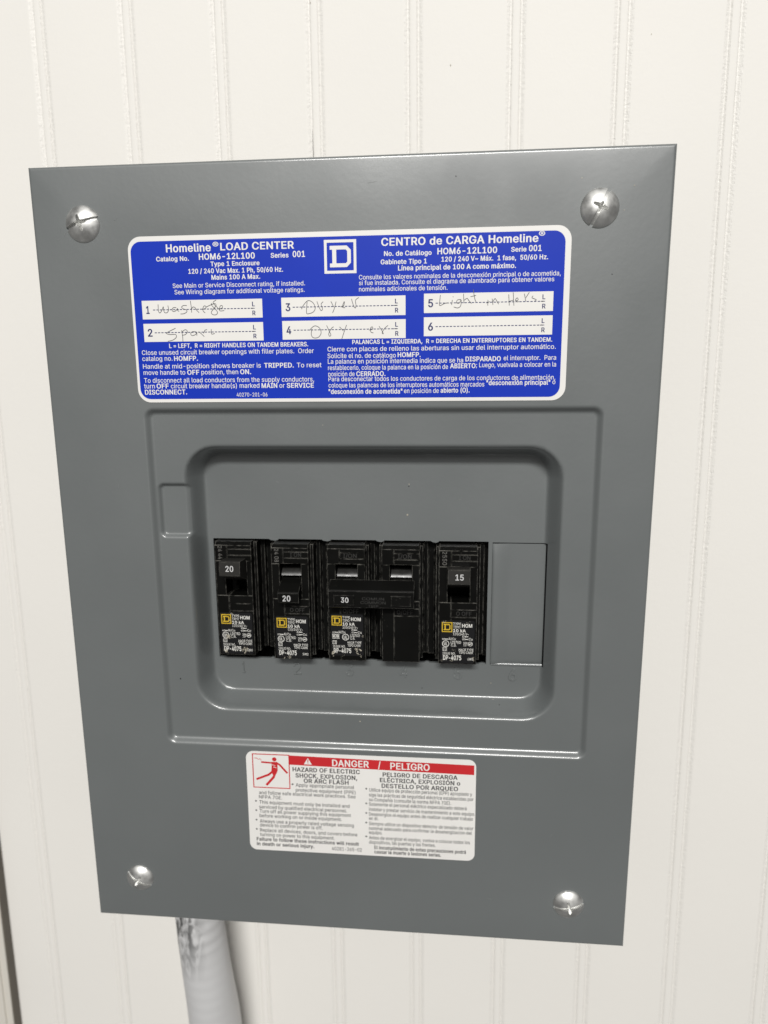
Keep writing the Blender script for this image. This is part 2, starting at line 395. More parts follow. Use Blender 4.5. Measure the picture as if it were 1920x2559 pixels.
# ---------------------------------------------------------------- materials
def mat(name, color, rough=0.5, metal=0.0, spec=0.5, bump=None, bump_dist=0.0001, mottle=None, rough_var=None, wear=None, coat=0.0, coat_rough=0.1):
    """bump: list of (scale per metre, strength, detail); mottle: (scale, amount); wear: (colour, radius)"""
    m = bpy.data.materials.new(name); m.use_nodes = True
    nt = m.node_tree; N = nt.nodes; Lk = nt.links
    b = N['Principled BSDF']
    b.inputs['Base Color'].default_value = (*color, 1)
    b.inputs['Roughness'].default_value = rough
    b.inputs['Metallic'].default_value = metal
    b.inputs['Specular IOR Level'].default_value = spec
    b.inputs['Coat Weight'].default_value = coat
    b.inputs['Coat Roughness'].default_value = coat_rough
    tc = N.new('ShaderNodeTexCoord')
    col_out = None
    if mottle:
        nz = N.new('ShaderNodeTexNoise'); nz.inputs['Scale'].default_value = mottle[0]; nz.inputs['Detail'].default_value = 4
        Lk.new(tc.outputs['Object'], nz.inputs['Vector'])
        mr = N.new('ShaderNodeMapRange'); mr.inputs['From Min'].default_value = 0.3; mr.inputs['From Max'].default_value = 0.7
        mr.inputs['To Min'].default_value = 1-mottle[1]; mr.inputs['To Max'].default_value = 1+mottle[1]
        Lk.new(nz.outputs['Fac'], mr.inputs['Value'])
        mx = N.new('ShaderNodeVectorMath'); mx.operation = 'SCALE'
        mx.inputs[0].default_value = color
        Lk.new(mr.outputs['Result'], mx.inputs['Scale'])
        col_out = mx.outputs['Vector']
    if wear:
        bv = N.new('ShaderNodeBevel'); bv.samples = 6; bv.inputs['Radius'].default_value = wear[1]
        ge = N.new('ShaderNodeNewGeometry')
        dt = N.new('ShaderNodeVectorMath'); dt.operation = 'DOT_PRODUCT'
        Lk.new(bv.outputs['Normal'], dt.inputs[0]); Lk.new(ge.outputs['True Normal'], dt.inputs[1])
        nz = N.new('ShaderNodeTexNoise'); nz.inputs['Scale'].default_value = 420; nz.inputs['Detail'].default_value = 5
        Lk.new(tc.outputs['Object'], nz.inputs['Vector'])
        ed = N.new('ShaderNodeMapRange'); ed.inputs['From Min'].default_value = 0.99; ed.inputs['From Max'].default_value = 0.93
        Lk.new(dt.outputs['Value'], ed.inputs['Value'])
        nr = N.new('ShaderNodeMapRange'); nr.inputs['From Min'].default_value = 0.36; nr.inputs['From Max'].default_value = 0.62
        Lk.new(nz.outputs['Fac'], nr.inputs['Value'])
        mu = N.new('ShaderNodeMath'); mu.operation = 'MULTIPLY'
        Lk.new(ed.outputs['Result'], mu.inputs[0]); Lk.new(nr.outputs['Result'], mu.inputs[1])
        mx = N.new('ShaderNodeMix'); mx.data_type = 'RGBA'
        mx.inputs['A'].default_value = (*color, 1); mx.inputs['B'].default_value = (*wear[0], 1)
        if col_out: Lk.new(col_out, mx.inputs['A'])
        Lk.new(mu.outputs['Value'], mx.inputs['Factor'])
        # dust specks
        vs = N.new('ShaderNodeTexVoronoi'); vs.inputs['Scale'].default_value = 650
        Lk.new(tc.outputs['Object'], vs.inputs['Vector'])
        vn = N.new('ShaderNodeTexNoise'); vn.inputs['Scale'].default_value = 90; vn.inputs['Detail'].default_value = 3
        Lk.new(tc.outputs['Object'], vn.inputs['Vector'])
        v1 = N.new('ShaderNodeMapRange'); v1.inputs['From Min'].default_value = 0.16; v1.inputs['From Max'].default_value = 0.07
        Lk.new(vs.outputs['Distance'], v1.inputs['Value'])
        v2 = N.new('ShaderNodeMapRange'); v2.inputs['From Min'].default_value = 0.56; v2.inputs['From Max'].default_value = 0.68
        v2.inputs['To Max'].default_value = 0.55
        Lk.new(vn.outputs['Fac'], v2.inputs['Value'])
        v3 = N.new('ShaderNodeMath'); v3.operation = 'MULTIPLY'
        Lk.new(v1.outputs['Result'], v3.inputs[0]); Lk.new(v2.outputs['Result'], v3.inputs[1])
        mx2 = N.new('ShaderNodeMix'); mx2.data_type = 'RGBA'
        mx2.inputs['B'].default_value = (0.16, 0.15, 0.13, 1)
        Lk.new(mx.outputs['Result'], mx2.inputs['A']); Lk.new(v3.outputs['Value'], mx2.inputs['Factor'])
        col_out = mx2.outputs['Result']
    if col_out: Lk.new(col_out, b.inputs['Base Color'])
    if rough_var:
        nz = N.new('ShaderNodeTexNoise'); nz.inputs['Scale'].default_value = rough_var[0]; nz.inputs['Detail'].default_value = 5
        Lk.new(tc.outputs['Object'], nz.inputs['Vector'])
        mr = N.new('ShaderNodeMapRange'); mr.inputs['From Min'].default_value = 0.3; mr.inputs['From Max'].default_value = 0.7
        mr.inputs['To Min'].default_value = rough-rough_var[1]; mr.inputs['To Max'].default_value = rough+rough_var[1]
        Lk.new(nz.outputs['Fac'], mr.inputs['Value']); Lk.new(mr.outputs['Result'], b.inputs['Roughness'])
    if bump:
        prev = None
        for sc, st, det in bump:
            nz = N.new('ShaderNodeTexNoise'); nz.inputs['Scale'].default_value = sc; nz.inputs['Detail'].default_value = det
            Lk.new(tc.outputs['Object'], nz.inputs['Vector'])
            bp = N.new('ShaderNodeBump'); bp.inputs['Strength'].default_value = st; bp.inputs['Distance'].default_value = bump_dist
            Lk.new(nz.outputs['Fac'], bp.inputs['Height'])
            if prev: Lk.new(prev.outputs['Normal'], bp.inputs['Normal'])
            prev = bp
        Lk.new(prev.outputs['Normal'], b.inputs['Normal'])
    return m

M_WALL = mat('cream_wall_paint', (0.80, 0.780, 0.742), 0.6, spec=0.2, bump=[(240, 0.08, 3), (900, 0.05, 2)], bump_dist=0.0006, mottle=(9, 0.012))
M_GROOVE = mat('rough_groove_paint', (0.80, 0.780, 0.742), 0.5, spec=0.35, bump=[(750, 0.32, 4), (1700, 0.2, 2)], bump_dist=0.0011)
M_BACK = mat('wall_board_back', (0.55, 0.52, 0.47), 0.8)
M_GREY = mat('grey_enamel', (0.130, 0.141, 0.142), 0.45, spec=0.9, coat=0.95, coat_rough=0.17, bump=[(14, 0.30, 2), (520, 0.045, 2)], bump_dist=0.0006, mottle=(13, 0.05), rough_var=(18, 0.10))
M_GREYEDGE = M_GREY
M_DARK = mat('dark_interior', (0.012, 0.012, 0.012), 0.7)
M_BOX = mat('galvanised_grey_box', (0.16, 0.165, 0.165), 0.5, mottle=(40, 0.08))
M_BLACK = mat('black_moulded_plastic', (0.004, 0.004, 0.0036), 0.36, spec=0.14, wear=((0.22, 0.212, 0.19), 0.00030), bump=[(700, 0.10, 3)], bump_dist=0.0003, rough_var=(120, 0.10))
M_HANDLE_LIT = mat('black_handle_plastic_lit', (0.024, 0.023, 0.021), 0.42, spec=0.3, wear=((0.2, 0.19, 0.17), 0.00022), bump=[(600, 0.06, 3)], bump_dist=0.0002, rough_var=(150, 0.08))  # paler copy of the black plastic: light on raised handles put into colour
M_BAR = mat('black_bar_plastic', (0.0042, 0.0042, 0.0038), 0.44, spec=0.14, wear=((0.16, 0.155, 0.14), 0.00022), bump=[(600, 0.06, 3)], bump_dist=0.0002)
M_DRUM = mat('dusty_handle_drum', (0.022, 0.0215, 0.0205), 0.30, mottle=(260, 0.5), rough_var=(300, 0.10))
M_ZINC = mat('zinc_plated_steel', (0.70, 0.70, 0.685), 0.50, metal=1.0, mottle=(160, 0.10), rough_var=(230, 0.16), bump=[(420, 0.06, 3)], bump_dist=0.0003)
M_WHITE = mat('white_label_vinyl', (0.80, 0.785, 0.76), 0.42, mottle=(60, 0.02))
M_SLOT = mat('white_write_in_paper', (0.80, 0.785, 0.755), 0.5, mottle=(70, 0.02))
M_BLUE = mat('blue_print', (0.006, 0.034, 0.45), 0.45, spec=0.22, mottle=(45, 0.04))
M_NAVY = mat('navy_print', (0.014, 0.022, 0.12), 0.45)
M_INK = mat('black_print', (0.018, 0.018, 0.020), 0.5)
M_PEN = mat('grey_pen_stroke', (0.10, 0.10, 0.105), 0.5)
M_RED = mat('red_print', (0.56, 0.022, 0.028), 0.42, mottle=(60, 0.04))
M_LABELBLACK = mat('black_rating_print', (0.006, 0.006, 0.007), 0.36)
M_LABELWHITE = mat('pale_rating_print', (0.74, 0.73, 0.69), 0.5, mottle=(500, 0.12))
M_YELLOW = mat('yellow_rating_print', (0.62, 0.42, 0.03), 0.45, mottle=(500, 0.15))
M_FAINT = mat('faint_moulded_mark', (0.032, 0.0315, 0.030), 0.45)
M_DATE = mat('pale_date_stamp', (0.14, 0.135, 0.125), 0.5, mottle=(700, 0.4))
M_NUMBER = mat('rating_number_print', (0.55, 0.55, 0.55), 0.5)
M_CHIP = mat('cream_paint_speck', (0.40, 0.37, 0.30), 0.6, mottle=(900, 0.3))
M_CASING = mat('white_casing_paint', (0.66, 0.63, 0.57), 0.45, bump=[(200, 0.1, 3)], bump_dist=0.0005)
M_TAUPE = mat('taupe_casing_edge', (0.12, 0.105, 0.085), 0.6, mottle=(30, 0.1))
M_CRACK = mat('dark_crack', (0.05, 0.045, 0.04), 0.8)


# ---------------------------------------------------------------- wall: boards and beads on a backing, plane measured a little out of true with the panel
def wall_z(x, y): return -61.08 + 0.0559*x - 0.0151*y
GX0, GP = -148.91, 43.5
def groove_x(i, y): return GX0 + GP*i - 0.0053*y
wall = MB()
YB, YT = -430.0, 400.0
def wall_strip(mb, prof, mats_idx, ny=1, closed_back=True):
    """prof: list of (offset from groove i, i, height) across; extruded from YB to YT"""
    rows = []
    for k in range(ny+1):
        y = YB + (YT-YB)*k/ny
        rows.append([(groove_x(i, y)+o, y, wall_z(groove_x(i, y)+o, y)+h) for o, i, h in prof])
    n = len(prof)
    vs = [p for r in rows for p in r]
    for k in range(ny):
        for j in range(n-1):
            a = k*n+j
            mb.add([vs[a], vs[a+1], vs[a+n+1], vs[a+n]], [(0,1,2,3)], mats_idx[j], smooth=False)
wx0, wx1 = -340, 420
vs = []
for y in (YB, YT):
    for x in (wx0, wx1):
        vs += [(x, y, wall_z(x, y)-3.0), (x, y, wall_z(x, y)-15.0)]
wall.add(vs, [(0,2,6,4), (1,5,7,3), (0,1,3,2), (4,6,7,5), (0,4,5,1), (2,3,7,6)])
wall_o = wall.build('wall', M_BACK)
tag(wall_o, 'cream painted beadboard wall with vertical double grooves behind the grey panel', None, None, 'structure')
def plank(i):
    mb = MB()
    # from the groove right of bead i to the groove left of bead i+1
    prof = [(2.0, i, -0.78), (2.5, i, -0.72), (3.3, i, -0.30), (4.0, i, -0.05), (4.6, i, 0.0),
            (-4.6, i+1, 0.0), (-4.0, i+1, -0.05), (-3.3, i+1, -0.30), (-2.5, i+1, -0.72), (-2.0, i+1, -0.78)]
    wall_strip(mb, prof, [1,1,1,0,0,0,1,1,1])
    return mb.build('plank', [M_WALL, M_GROOVE], wall_o)
def bead(i):
    mb = MB()
    prof = [(-2.0, i, -0.78), (-1.8, i, -0.58), (-1.35, i, -0.22), (-0.8, i, -0.12), (0, i, -0.09), (0.8, i, -0.12), (1.35, i, -0.22), (1.8, i, -0.58), (2.0, i, -0.78)]
    wall_strip(mb, prof, [1,1,0,0,0,0,1,1])
    o = mb.build('bead', [M_WALL, M_GROOVE], wall_o)
    for p in o.data.polygons: p.use_smooth = True
    return o
for i in range(-3, 12): plank(i)
for i in range(-2, 12): bead(i)
def on_wall(x, y, h=0.0): return (x, y, wall_z(x, y)+h)
mb = MB()
cx = groove_x(3, 195)-1.95
mb.add([on_wall(cx+.00, 192, 0.06), on_wall(cx+.06, 192, 0.06), on_wall(cx+.24, 183, 0.06), on_wall(cx+.30, 170, 0.06), on_wall(cx+.06, 170, 0.06), on_wall(cx+.06, 183, 0.06)], [(0,1,2,5), (5,2,3,4)])
mb.build('crack', M_CRACK, wall_o)
rnd = random.Random(5)
mb = MB()
for (x, y, s) in ((-63.0+32, 268, .6), (73, 262, .5), (84, 264, .7), (134, 261, .5), (-21, 243, .4), (205, 150, .5), (152, 240, .35), (-66, 268, .35), (40, 214, .4), (122, 220, .3)):
    pts = [(x + s*rnd.uniform(.4, 1)*math.cos(a*1.05), y + s*1.6*rnd.uniform(.4, 1)*math.sin(a*1.05)) for a in range(6)]
    mb.add([on_wall(px, py, 0.06) for px, py in pts], [tuple(range(6))])
tag(mb.build('paint_nick', M_CHIP, wall_o), None, None, None, 'stuff')

# door casing at the lower left
cas = empty('door_casing', (-217, -430, wall_z(-217, -430)))
tag(cas, 'off white door casing with a dark taupe edge at the lower left of the wall', 'door casing')
O = (-217, -430, wall_z(-217, -430))
def casing_part(name, x0, x1, h0, h1, m, c=0.0):
    mb = MB(); zb = []
    vs = []
    for y in (YB, YT):
        for x in (x0, x1):
            dx = -0.0053*(y-YB) + 1.0
            for h in (h0, h1):
                vs.append((x+dx, y, wall_z(x+dx, y)+h))
    mb.add(vs, [(0,1,3,2), (4,6,7,5), (0,4,5,1), (2,3,7,6), (1,5,7,3), (0,2,6,4)])
    return mb.build(name, m, cas, O)
casing_part('edge_strip', -217.6, -216.6, 0.1, 5.4, M_TAUPE)  # dark taupe strip along the right side of the casing
casing_part('casing_board', -305, -217.7, 0.1, 5.6, M_CASING)
casing_part('casing_bead', -300, -222.2, 5.62, 6.4, M_CASING)

# ---------------------------------------------------------------- load centre cover
panel = empty('electrical_panel', (0, -160.5, -20))
PO = (0, -160.5, -20)
tag(panel, 'grey metal breaker panel with blue directory label and recessed breaker opening, on the cream wall', 'breaker panel')
HW, HH = 118.1, 160.5
FLOOR = -13.2
def sd_rrect(X, Y, x0, x1, y0, y1, r):
    cx, cy = (x0+x1)/2, (y0+y1)/2
    qx = np.abs(X-cx)-(x1-x0)/2+r; qy = np.abs(Y-cy)-(y1-y0)/2+r
    return np.minimum(np.maximum(qx, qy), 0) + np.hypot(np.maximum(qx, 0), np.maximum(qy, 0)) - r
def ss(t):
    t = np.clip(t, 0, 1); return t*t*t*(t*(t*6-15)+10)
def s3(t):
    t = np.clip(t, 0, 1); return t*t*(3-2*t)
def cover_h(X, Y):
    step = s3(-sd_rrect(X, Y, -79.6, 98.0, -72.6, 70.9, 4.0)/2.6)
    h = -2.1*step
    pk = s3(-sd_rrect(X, Y, -76.9, -63.6, 18.2, 40.9, 2.6)/1.5)
    h = h - 1.7*pk
    rp = ss(-sd_rrect(X, Y, -66.2, 85.2, -57.8, 56.6, 14.0)/6.0)
    h = h*(1-rp) + FLOOR*rp
    # rolled outer edge
    e = np.minimum(np.minimum(X+HW, HW-X), np.minimum(Y+HH, HH-Y))
    R = 1.3
    t = np.clip(R-e, 0, R)
    h = h - (R - np.sqrt(np.maximum(R*R-t*t, 0)))
    # flanges fall back a little towards the edges and meet in soft mitres at the corners
    h = h - 0.42*(1-np.clip(e, 0, 22)/22)**2
    # slight oil-canning of the sheet
    h = h + 0.10*np.sin(X/41.0+0.6)*np.cos(Y/57.0) * np.clip(e/20, 0, 1)
    return h
# holes: the opening for five breakers, and the filler plate at position 6
HX0, HX1, HY0, HY1 = -58.8, 57.3, -37.7, 15.7
PX0, PX1, PY0, PY1 = 58.9, 80.9, -37.8, 15.4
def axis(lo, hi, base, fine, keys):
    a = list(np.arange(lo, hi+1e-6, base))
    for f0, f1, st in fine: a += list(np.arange(f0, f1+1e-6, st))
    a = sorted(a); out = []
    for v in a:
        if not out or v-out[-1] > 0.28: out.append(v)
    out = [v for v in out if min(abs(v-k) for k in keys) > 0.2]
    return np.array(sorted(out + list(keys)))
gx = axis(-HW, HW, 1.5, [(-HW, -HW+1.5, .3), (HW-1.5, HW, .3), (-80.5, -56.5, .5), (77, 99, .5)], [-HW, HW, HX0, HX1, PX0, PX1])
gy = axis(-HH, HH, 1.5, [(-HH, -HH+1.5, .3), (HH-1.5, HH, .3), (-73.5, -47, .5), (48, 72, .5), (16.5, 43, .5)], [-HH, HH, HY0, HY1, PY0, PY1])
GX, GY = np.meshgrid(gx, gy)
GZ = cover_h(GX, GY)
nx, ny = len(gx), len(gy)
keep = np.ones((ny-1, nx-1), bool)
mxc = (gx[:-1]+gx[1:])/2; myc = (gy[:-1]+gy[1:])/2
for (a, b, c, d) in ((HX0, HX1, HY0, HY1), (PX0, PX1, PY0, PY1)):
    keep &= ~(((myc > c) & (myc < d))[:, None] & ((mxc > a) & (mxc < b))[None, :])
idx = np.arange(nx*ny).reshape(ny, nx)
jj, ii = np.nonzero(keep)
quads = np.stack([idx[jj, ii], idx[jj, ii+1], idx[jj+1, ii+1], idx[jj+1, ii]], 1)
verts = np.stack([GX.ravel(), GY.ravel(), GZ.ravel()], 1)
mb = MB()
mb.add(verts, [tuple(q) for q in quads.tolist()], 0, True)
# folded-back rim
rim = 11.0
def strip(pts, dz_list):
    base = len(mb.v); n = len(pts)
    for dz in dz_list: mb.v.extend([(p[0], p[1], p[2]+dz) for p in pts])
    for k in range(len(dz_list)-1):
        for i in range(n-1):
            mb.f.append((base+k*n+i, base+k*n+i+1, base+(k+1)*n+i+1, base+(k+1)*n+i)); mb.m.append(0); mb.s.append(False)
per = [tuple(verts[i]) for i in idx[0, :]] + [tuple(verts[i]) for i in idx[1:, -1]] + [tuple(verts[i]) for i in idx[-1, -2::-1]] + [tuple(verts[i]) for i in idx[-2::-1, 0]]
strip(per, [0.0, -rim])
for (a, b, c, d) in ((HX0, HX1, HY0, HY1), (PX0, PX1, PY0, PY1)):
    z = FLOOR
    strip([(a, c, z), (b, c, z), (b, d, z), (a, d, z), (a, c, z)], [0.0, -1.3])
me = bpy.data.meshes.new('cover')
me.from_pydata([V(x-PO[0], y-PO[1], z-PO[2]) for x, y, z in mb.v], [], mb.f)
me.polygons.foreach_set('use_smooth', mb.s)
me.materials.append(M_GREY); me.update()
link_mesh('cover', me, panel)

# enclosure behind the cover
mb = MB()
bx0, bx1, by0, by1, bz0, bz1 = -108, 108, -152, 152, -67, -15.5
t = 1.5
mb.box(bx0, bx0+t, by0, by1, bz0, -6); mb.box(bx1-t, bx1, by0, by1, bz0, -6)
mb.box(bx0+t, bx1-t, by0, by0+t, bz0, -6); mb.box(bx0+t, bx1-t, by1-t, by1, bz0, -6)
mb.box(bx0+t, bx1-t, by0+t, by1-t, bz0, bz0+1.2)
mb.build('enclosure', M_BOX, panel, PO)
mb = MB(); mb.box(-70, 92, -50, 40, -44, -42); mb.build('mounting_pan', M_DARK, panel, PO)

# filler plate (knock-out still in place), sprung a little out of plane on its left side
mb = MB()
prx = [58.95, 59.4, 60.5, 62.5, 64.6, 66.0, 66.8, 70, 75, 80.64]
prz = [FLOOR+.35, FLOOR+.80, FLOOR+.85, FLOOR+.40, FLOOR-.12, FLOOR-.46, FLOOR-.56, FLOOR-.6, FLOOR-.62, FLOOR-.64]
n = len(prx)
ys = [PY0+.5, PY0+1.2, PY0+2.4, -20, 0, 10, 13.5, 14.5, 14.95]
rows = []
for y in ys:
    k = 1.0 if y < 10 else max(0.0, 1-(y-10)/9)
    dz = 0.0
    if y < PY0+2: dz = -0.5*(1-(y-PY0-.5)/1.5)
    rows.append([(x, y, (FLOOR-.5)+(z-(FLOOR-.5))*(k if x < 66 else 1)+dz) for x, z in zip(prx, prz)])
vs = [p for r in rows for p in r]
mb.add(vs, [(r*n+i, r*n+i+1, (r+1)*n+i+1, (r+1)*n+i) for r in range(len(ys)-1) for i in range(n-1)], 0, True)
mb.build('filler_plate', M_GREY, panel, PO)
mb = MB()
# folded lip under the filler plate and torn tabs along the top of the opening
mb.prism_x([(-38.3, FLOOR-.3), (-37.2, FLOOR-.9), (-36.9, FLOOR-.75), (-37.3, FLOOR-.25), (-38.2, FLOOR+.2)], 59.3, 80.6, 0, True)
mb.build('filler_lip', M_GREY, panel, PO)
for (x, w) in ((-32.4, 4.2), (-10.0, 4.0), (12.6, 3.6), (35.4, 3.4)):
    mb = MB()
    mb.slab([(x-w/2, HY1+.3), (x+w/2, HY1+.3), (x+w*.42, HY1-.35), (x+w*.1, HY1-.75), (x-w*.3, HY1-.5), (x-w*.5, HY1-.1)], FLOOR-.9, FLOOR+.12)
    mb.build('torn_tab', M_GREY, panel, PO)
for (x, w) in ((-35.0, 1.6), (-12.6, 1.6), (8.2, 6.0), (32.2, 2.2), (55.5, 3.0)):
    mb = MB()
    mb.slab([(x-w/2, HY0-.3), (x+w/2, HY0-.3), (x+w*.45, HY0+.35), (x, HY0+.6), (x-w*.45, HY0+.25)], FLOOR-.9, FLOOR+.15)
    mb.build('torn_tab', M_GREY, panel, PO)

# pressed numbers under the opening
for s, x in zip('123456', (-48.2, -24.28, -1.24, 22.2, 45.51, 68.56)):
    mb = MB()
    w = 1.2 if s == '1' else 3.5
    text_job(mb, [(s, x-w/2, -44.7, w, 5.2, 0)], FLOOR-.02, 0, 0.5)
    flush_text()
    mb.build('pressed_number', M_GREY, panel, PO)

# chips and specks in the enamel
mb = MB(); rnd = random.Random(3)
for (x, y, s) in ((24.5, 38.5, .45), (24.0, 26.6, .55), (24.6, 39.3, .3), (-72.6, -43.5, .5), (4.5, -60.2, .35), (60.5, -53.2, .4), (63.0, -54.3, .35), (30.2, -49.5, .3), (-8.5, 64, .25), (98, 117.5, .3), (86, 150, .35), (59.5, -46.2, .35), (104, 147, .3), (101, 139, .3), (42, 152, .3)):
    z = float(cover_h(np.array(x), np.array(y)))
    mb.slab([(x + s*rnd.uniform(.35, 1)*math.cos(a*math.pi/3), y + s*rnd.uniform(.35, 1)*math.sin(a*math.pi/3)) for a in range(6)], z-.05, z+.09, 0 if rnd.random() < .6 else 1)
tag(mb.build('enamel_speck', [M_CHIP, M_INK], panel, PO), None, None, None, 'stuff')

# faint rub marks in the enamel
M_RUB = mat('rubbed_enamel', (0.18, 0.19, 0.19), 0.5, spec=0.6)
mb = MB(); rnd = random.Random(9)
for (x, y, a, l) in ((-107, 138, 70, 2.2), (-105.5, 136, 60, 1.4), (-108, 134.5, 10, 1.2), (-85, 141, 30, 1.5), (-66, 12.5, 70, 2.6), (-66.3, 10.8, 60, 1.2), (103.5, 128, 75, 1.4), (100, 126, 70, 1.6), (97, 121, 40, 1.1), (12, 151, 8, 3.2), (-40, -138, 20, 2.0), (60, -140, -15, 2.2), (85, -108, 60, 1.8), (-92, 40, 80, 2.0), (45, 33, 12, 1.6), (-30, 40, -20, 1.3), (5, -49.5, 5, 1.8)):
    dx, dy = math.cos(math.radians(a))*l/2, math.sin(math.radians(a))*l/2
    P = [(x-dx, y-dy), (x+rnd.uniform(-.1, .1), y+rnd.uniform(-.1, .1)), (x+dx, y+dy)]
    z = float(cover_h(np.array(x), np.array(y)))
    mb.stroke(P, rnd.uniform(.14, .26), z+.06)
tag(mb.build('rub_mark', M_RUB, panel, PO), None, None, None, 'stuff')

# cover screws: domed heads with a combination slot
def screw_mesh():
    R, H = 6.75, 2.8
    Rs = (R*R+H*H)/(2*H)
    w = 0.62
    rows = sorted(set(np.round(np.concatenate([np.linspace(-6.7, 6.7, 45), np.linspace(-2.7, 2.7, 37), [-w-.09, -w, w, w+.09]]), 3).tolist()))
    rows = [v for v in rows if min(abs(abs(v)-w), abs(abs(v)-w-.09)) < 1e-4 or not (w-.06 < abs(v) < w+.15)]
    sc_ = np.sort(np.concatenate([np.linspace(-1, 1, 41), np.linspace(-.42, .42, 41), [-.985, .985, -.95, .95]]))
    nu = len(sc_); vs = []; fs = []
    for v in rows:
        um = math.sqrt(R*R-v*v)
        for s_ in sc_:
            u = s_*um; r = min(math.hypot(u, v), R)
            z = math.sqrt(Rs*Rs-r*r)-(Rs-H)
            if r > 6.2: z -= 0.25*((r-6.2)/.55)**2
            if abs(v) <= w+1e-4:                       # straight slot right across the head
                z = z - (0.95+0.35*(1-r/R))
            a = math.atan2(v, u)
            star = 1.15 + 1.95*abs(math.cos(2*a))**5   # cross recess
            if r < star: z = min(z, H - .35 - 2.6*(1-r/star)**.8)
            vs.append((u, v, z))
    n_ = len(rows)
    for i in range(n_-1):
        for k in range(nu-1):
            fs.append((i*nu+k, i*nu+k+1, (i+1)*nu+k+1, (i+1)*nu+k))
    edge = [k for k in range(nu)] + [i*nu+nu-1 for i in range(1, n_)] + [(n_-1)*nu+k for k in range(nu-2, -1, -1)] + [i*nu for i in range(n_-2, 0, -1)]
    b_ = len(vs)
    for k in edge: vs.append((vs[k][0]*1.0, vs[k][1]*1.0, -1.0))
    m_ = len(edge)
    for k in range(m_): fs.append((edge[k], b_+k, b_+(k+1) % m_, edge[(k+1) % m_]))
    me = bpy.data.meshes.new('screw')
    me.from_pydata([V(*p) for p in vs], [], fs)
    me.polygons.foreach_set('use_smooth', [True]*len(fs))
    me.materials.append(M_ZINC); me.update()
    return me
sm = screw_mesh()
try: sm.set_sharp_from_angle(angle=math.radians(32))
except Exception: pass
for (x, y, ang, sc) in ((-97.8, 139.6, 17, 1.0), (92.6, 139.9, 63, 1.0), (-96.8, -139.6, -31, .93), (93.6, -140.4, 12, .97)):
    o = link_mesh('screw', sm, panel)
    o.location = Vector(V(x, y, 0.35)) - Vector(V(*PO))
    o.rotation_euler = (0, -math.radians(ang), 0)
    o.scale = (sc, sc, sc)

# ---------------------------------------------------------------- blue directory label
mb = MB(); mb.slab(rrect(-80.9, 83.3, 73.1, 134.6, 5.0), 0.02, 0.20)
blue = mb.build('directory_label', M_WHITE, panel, PO)
blue['label'] = 'blue and white directory label above the recess'
mb = MB(); mb.poly(rrect(-79.9, 81.2, 74.4, 132.8, 4.0), 0.25); mb.build('blue_field', M_BLUE, blue, (0,0,0))
mb = MB()
text_job(mb, BLUE_TEXT, 0.30)
flush_text()
mb.build('lettering', M_WHITE, blue, (0,0,0))
mb = MB()
def ring(mb, x0, x1, y0, y1, w, z, mi=0):
    mb.add([(x0,y0,z),(x1,y0,z),(x1,y1,z),(x0,y1,z),(x0+w,y0+w,z),(x1-w,y0+w,z),(x1-w,y1-w,z),(x0+w,y1-w,z)],
           [(0,1,5,4),(1,2,6,5),(2,3,7,6),(3,0,4,7)], mi)
def square_d(mb, x0, x1, y0, y1, z, mi=0):
    """square frame with a slab-serif D inside"""
    s = (x1-x0)/11.9
    ring(mb, x0, x1, y0, y1, 1.0*s, z, mi)
    a, b, c, d = x0+2.1*s, x1-2.0*s, y0+2.2*s, y1-2.1*s
    w = 1.35*s
    mb.poly([(a, d), (a, d-w), (a+.9*s, d-w), (a+.9*s, c+w), (a, c+w), (a, c), (a+2.4*s, c), (a+2.4*s, d)][::-1], z, mi)
    mb.poly([(a+2.4*s, d), (a+2.4*s, d-w), (b-1.9*s, d-w), (b-w, d-1.9*s), (b, d-1.5*s), (b-1.5*s, d)], z, mi)
    mb.poly([(a+2.4*s, c+w), (a+2.4*s, c), (b-1.5*s, c), (b, c+1.5*s), (b-w, c+1.9*s), (b-1.9*s, c+w)], z, mi)
    mb.poly([(b-w, c+1.9*s), (b, c+1.5*s), (b, d-1.5*s), (b-w, d-1.9*s)], z, mi)
square_d(mb, -6.0, 5.95, 119.8, 131.65, 0.30)
mb.build('emblem', M_WHITE, blue, (0,0,0))
for num, x0, x1, y0, y1 in SLOTS:
    mb = MB(); mb.slab([(x0,y0),(x1,y0),(x1,y1),(x0,y1)], 0.24, 0.30)
    zt = 0.33; my = (y0+y1)/2
    text_job(mb, [(num, x0+1.55, my-1.35, 1.35 if num == '1' else 1.85, 2.75, 1), ('L', x1-3.9, my+.75, 1.05, 1.6, 1), ('R', x1-3.9, my-2.5, 1.25, 1.6, 1)], zt, 1)
    flush_text()
    x = x0+4.3
    while x < x1-3.7:
        mb.add([(x, my-.15, zt), (x+.88, my-.15, zt), (x+.88, my+.15, zt), (x, my+.15, zt)], [(0,1,2,3)], 1)
        x += 1.32
    mb.add([(x1-4.5, my-.11, zt), (x1-2.9, my-.11, zt), (x1-2.9, my+.11, zt), (x1-4.5, my+.11, zt)], [(0,1,2,3)], 1)
    mb.build('circuit_slot', [M_SLOT, M_NAVY], blue, (0,0,0))
    if num in HANDWRITING:
        mb = MB()
        for st in HANDWRITING[num]:
            # soften the polyline
            P = [np.array(p) for p in st]
            Q = []
            for a in range(len(P)-1):
                p0 = P[max(a-1, 0)]; p1 = P[a]; p2 = P[a+1]; p3 = P[min(a+2, len(P)-1)]
                for t in (0, .25, .5, .75):
                    Q.append(.5*((2*p1)+(-p0+p2)*t+(2*p0-5*p1+4*p2-p3)*t*t+(-p0+3*p1-3*p2+p3)*t**3))
            Q.append(P[-1])
            mb.stroke(Q, 0.22, 0.36)
        mb.build('handwriting', M_PEN, blue, (0,0,0))
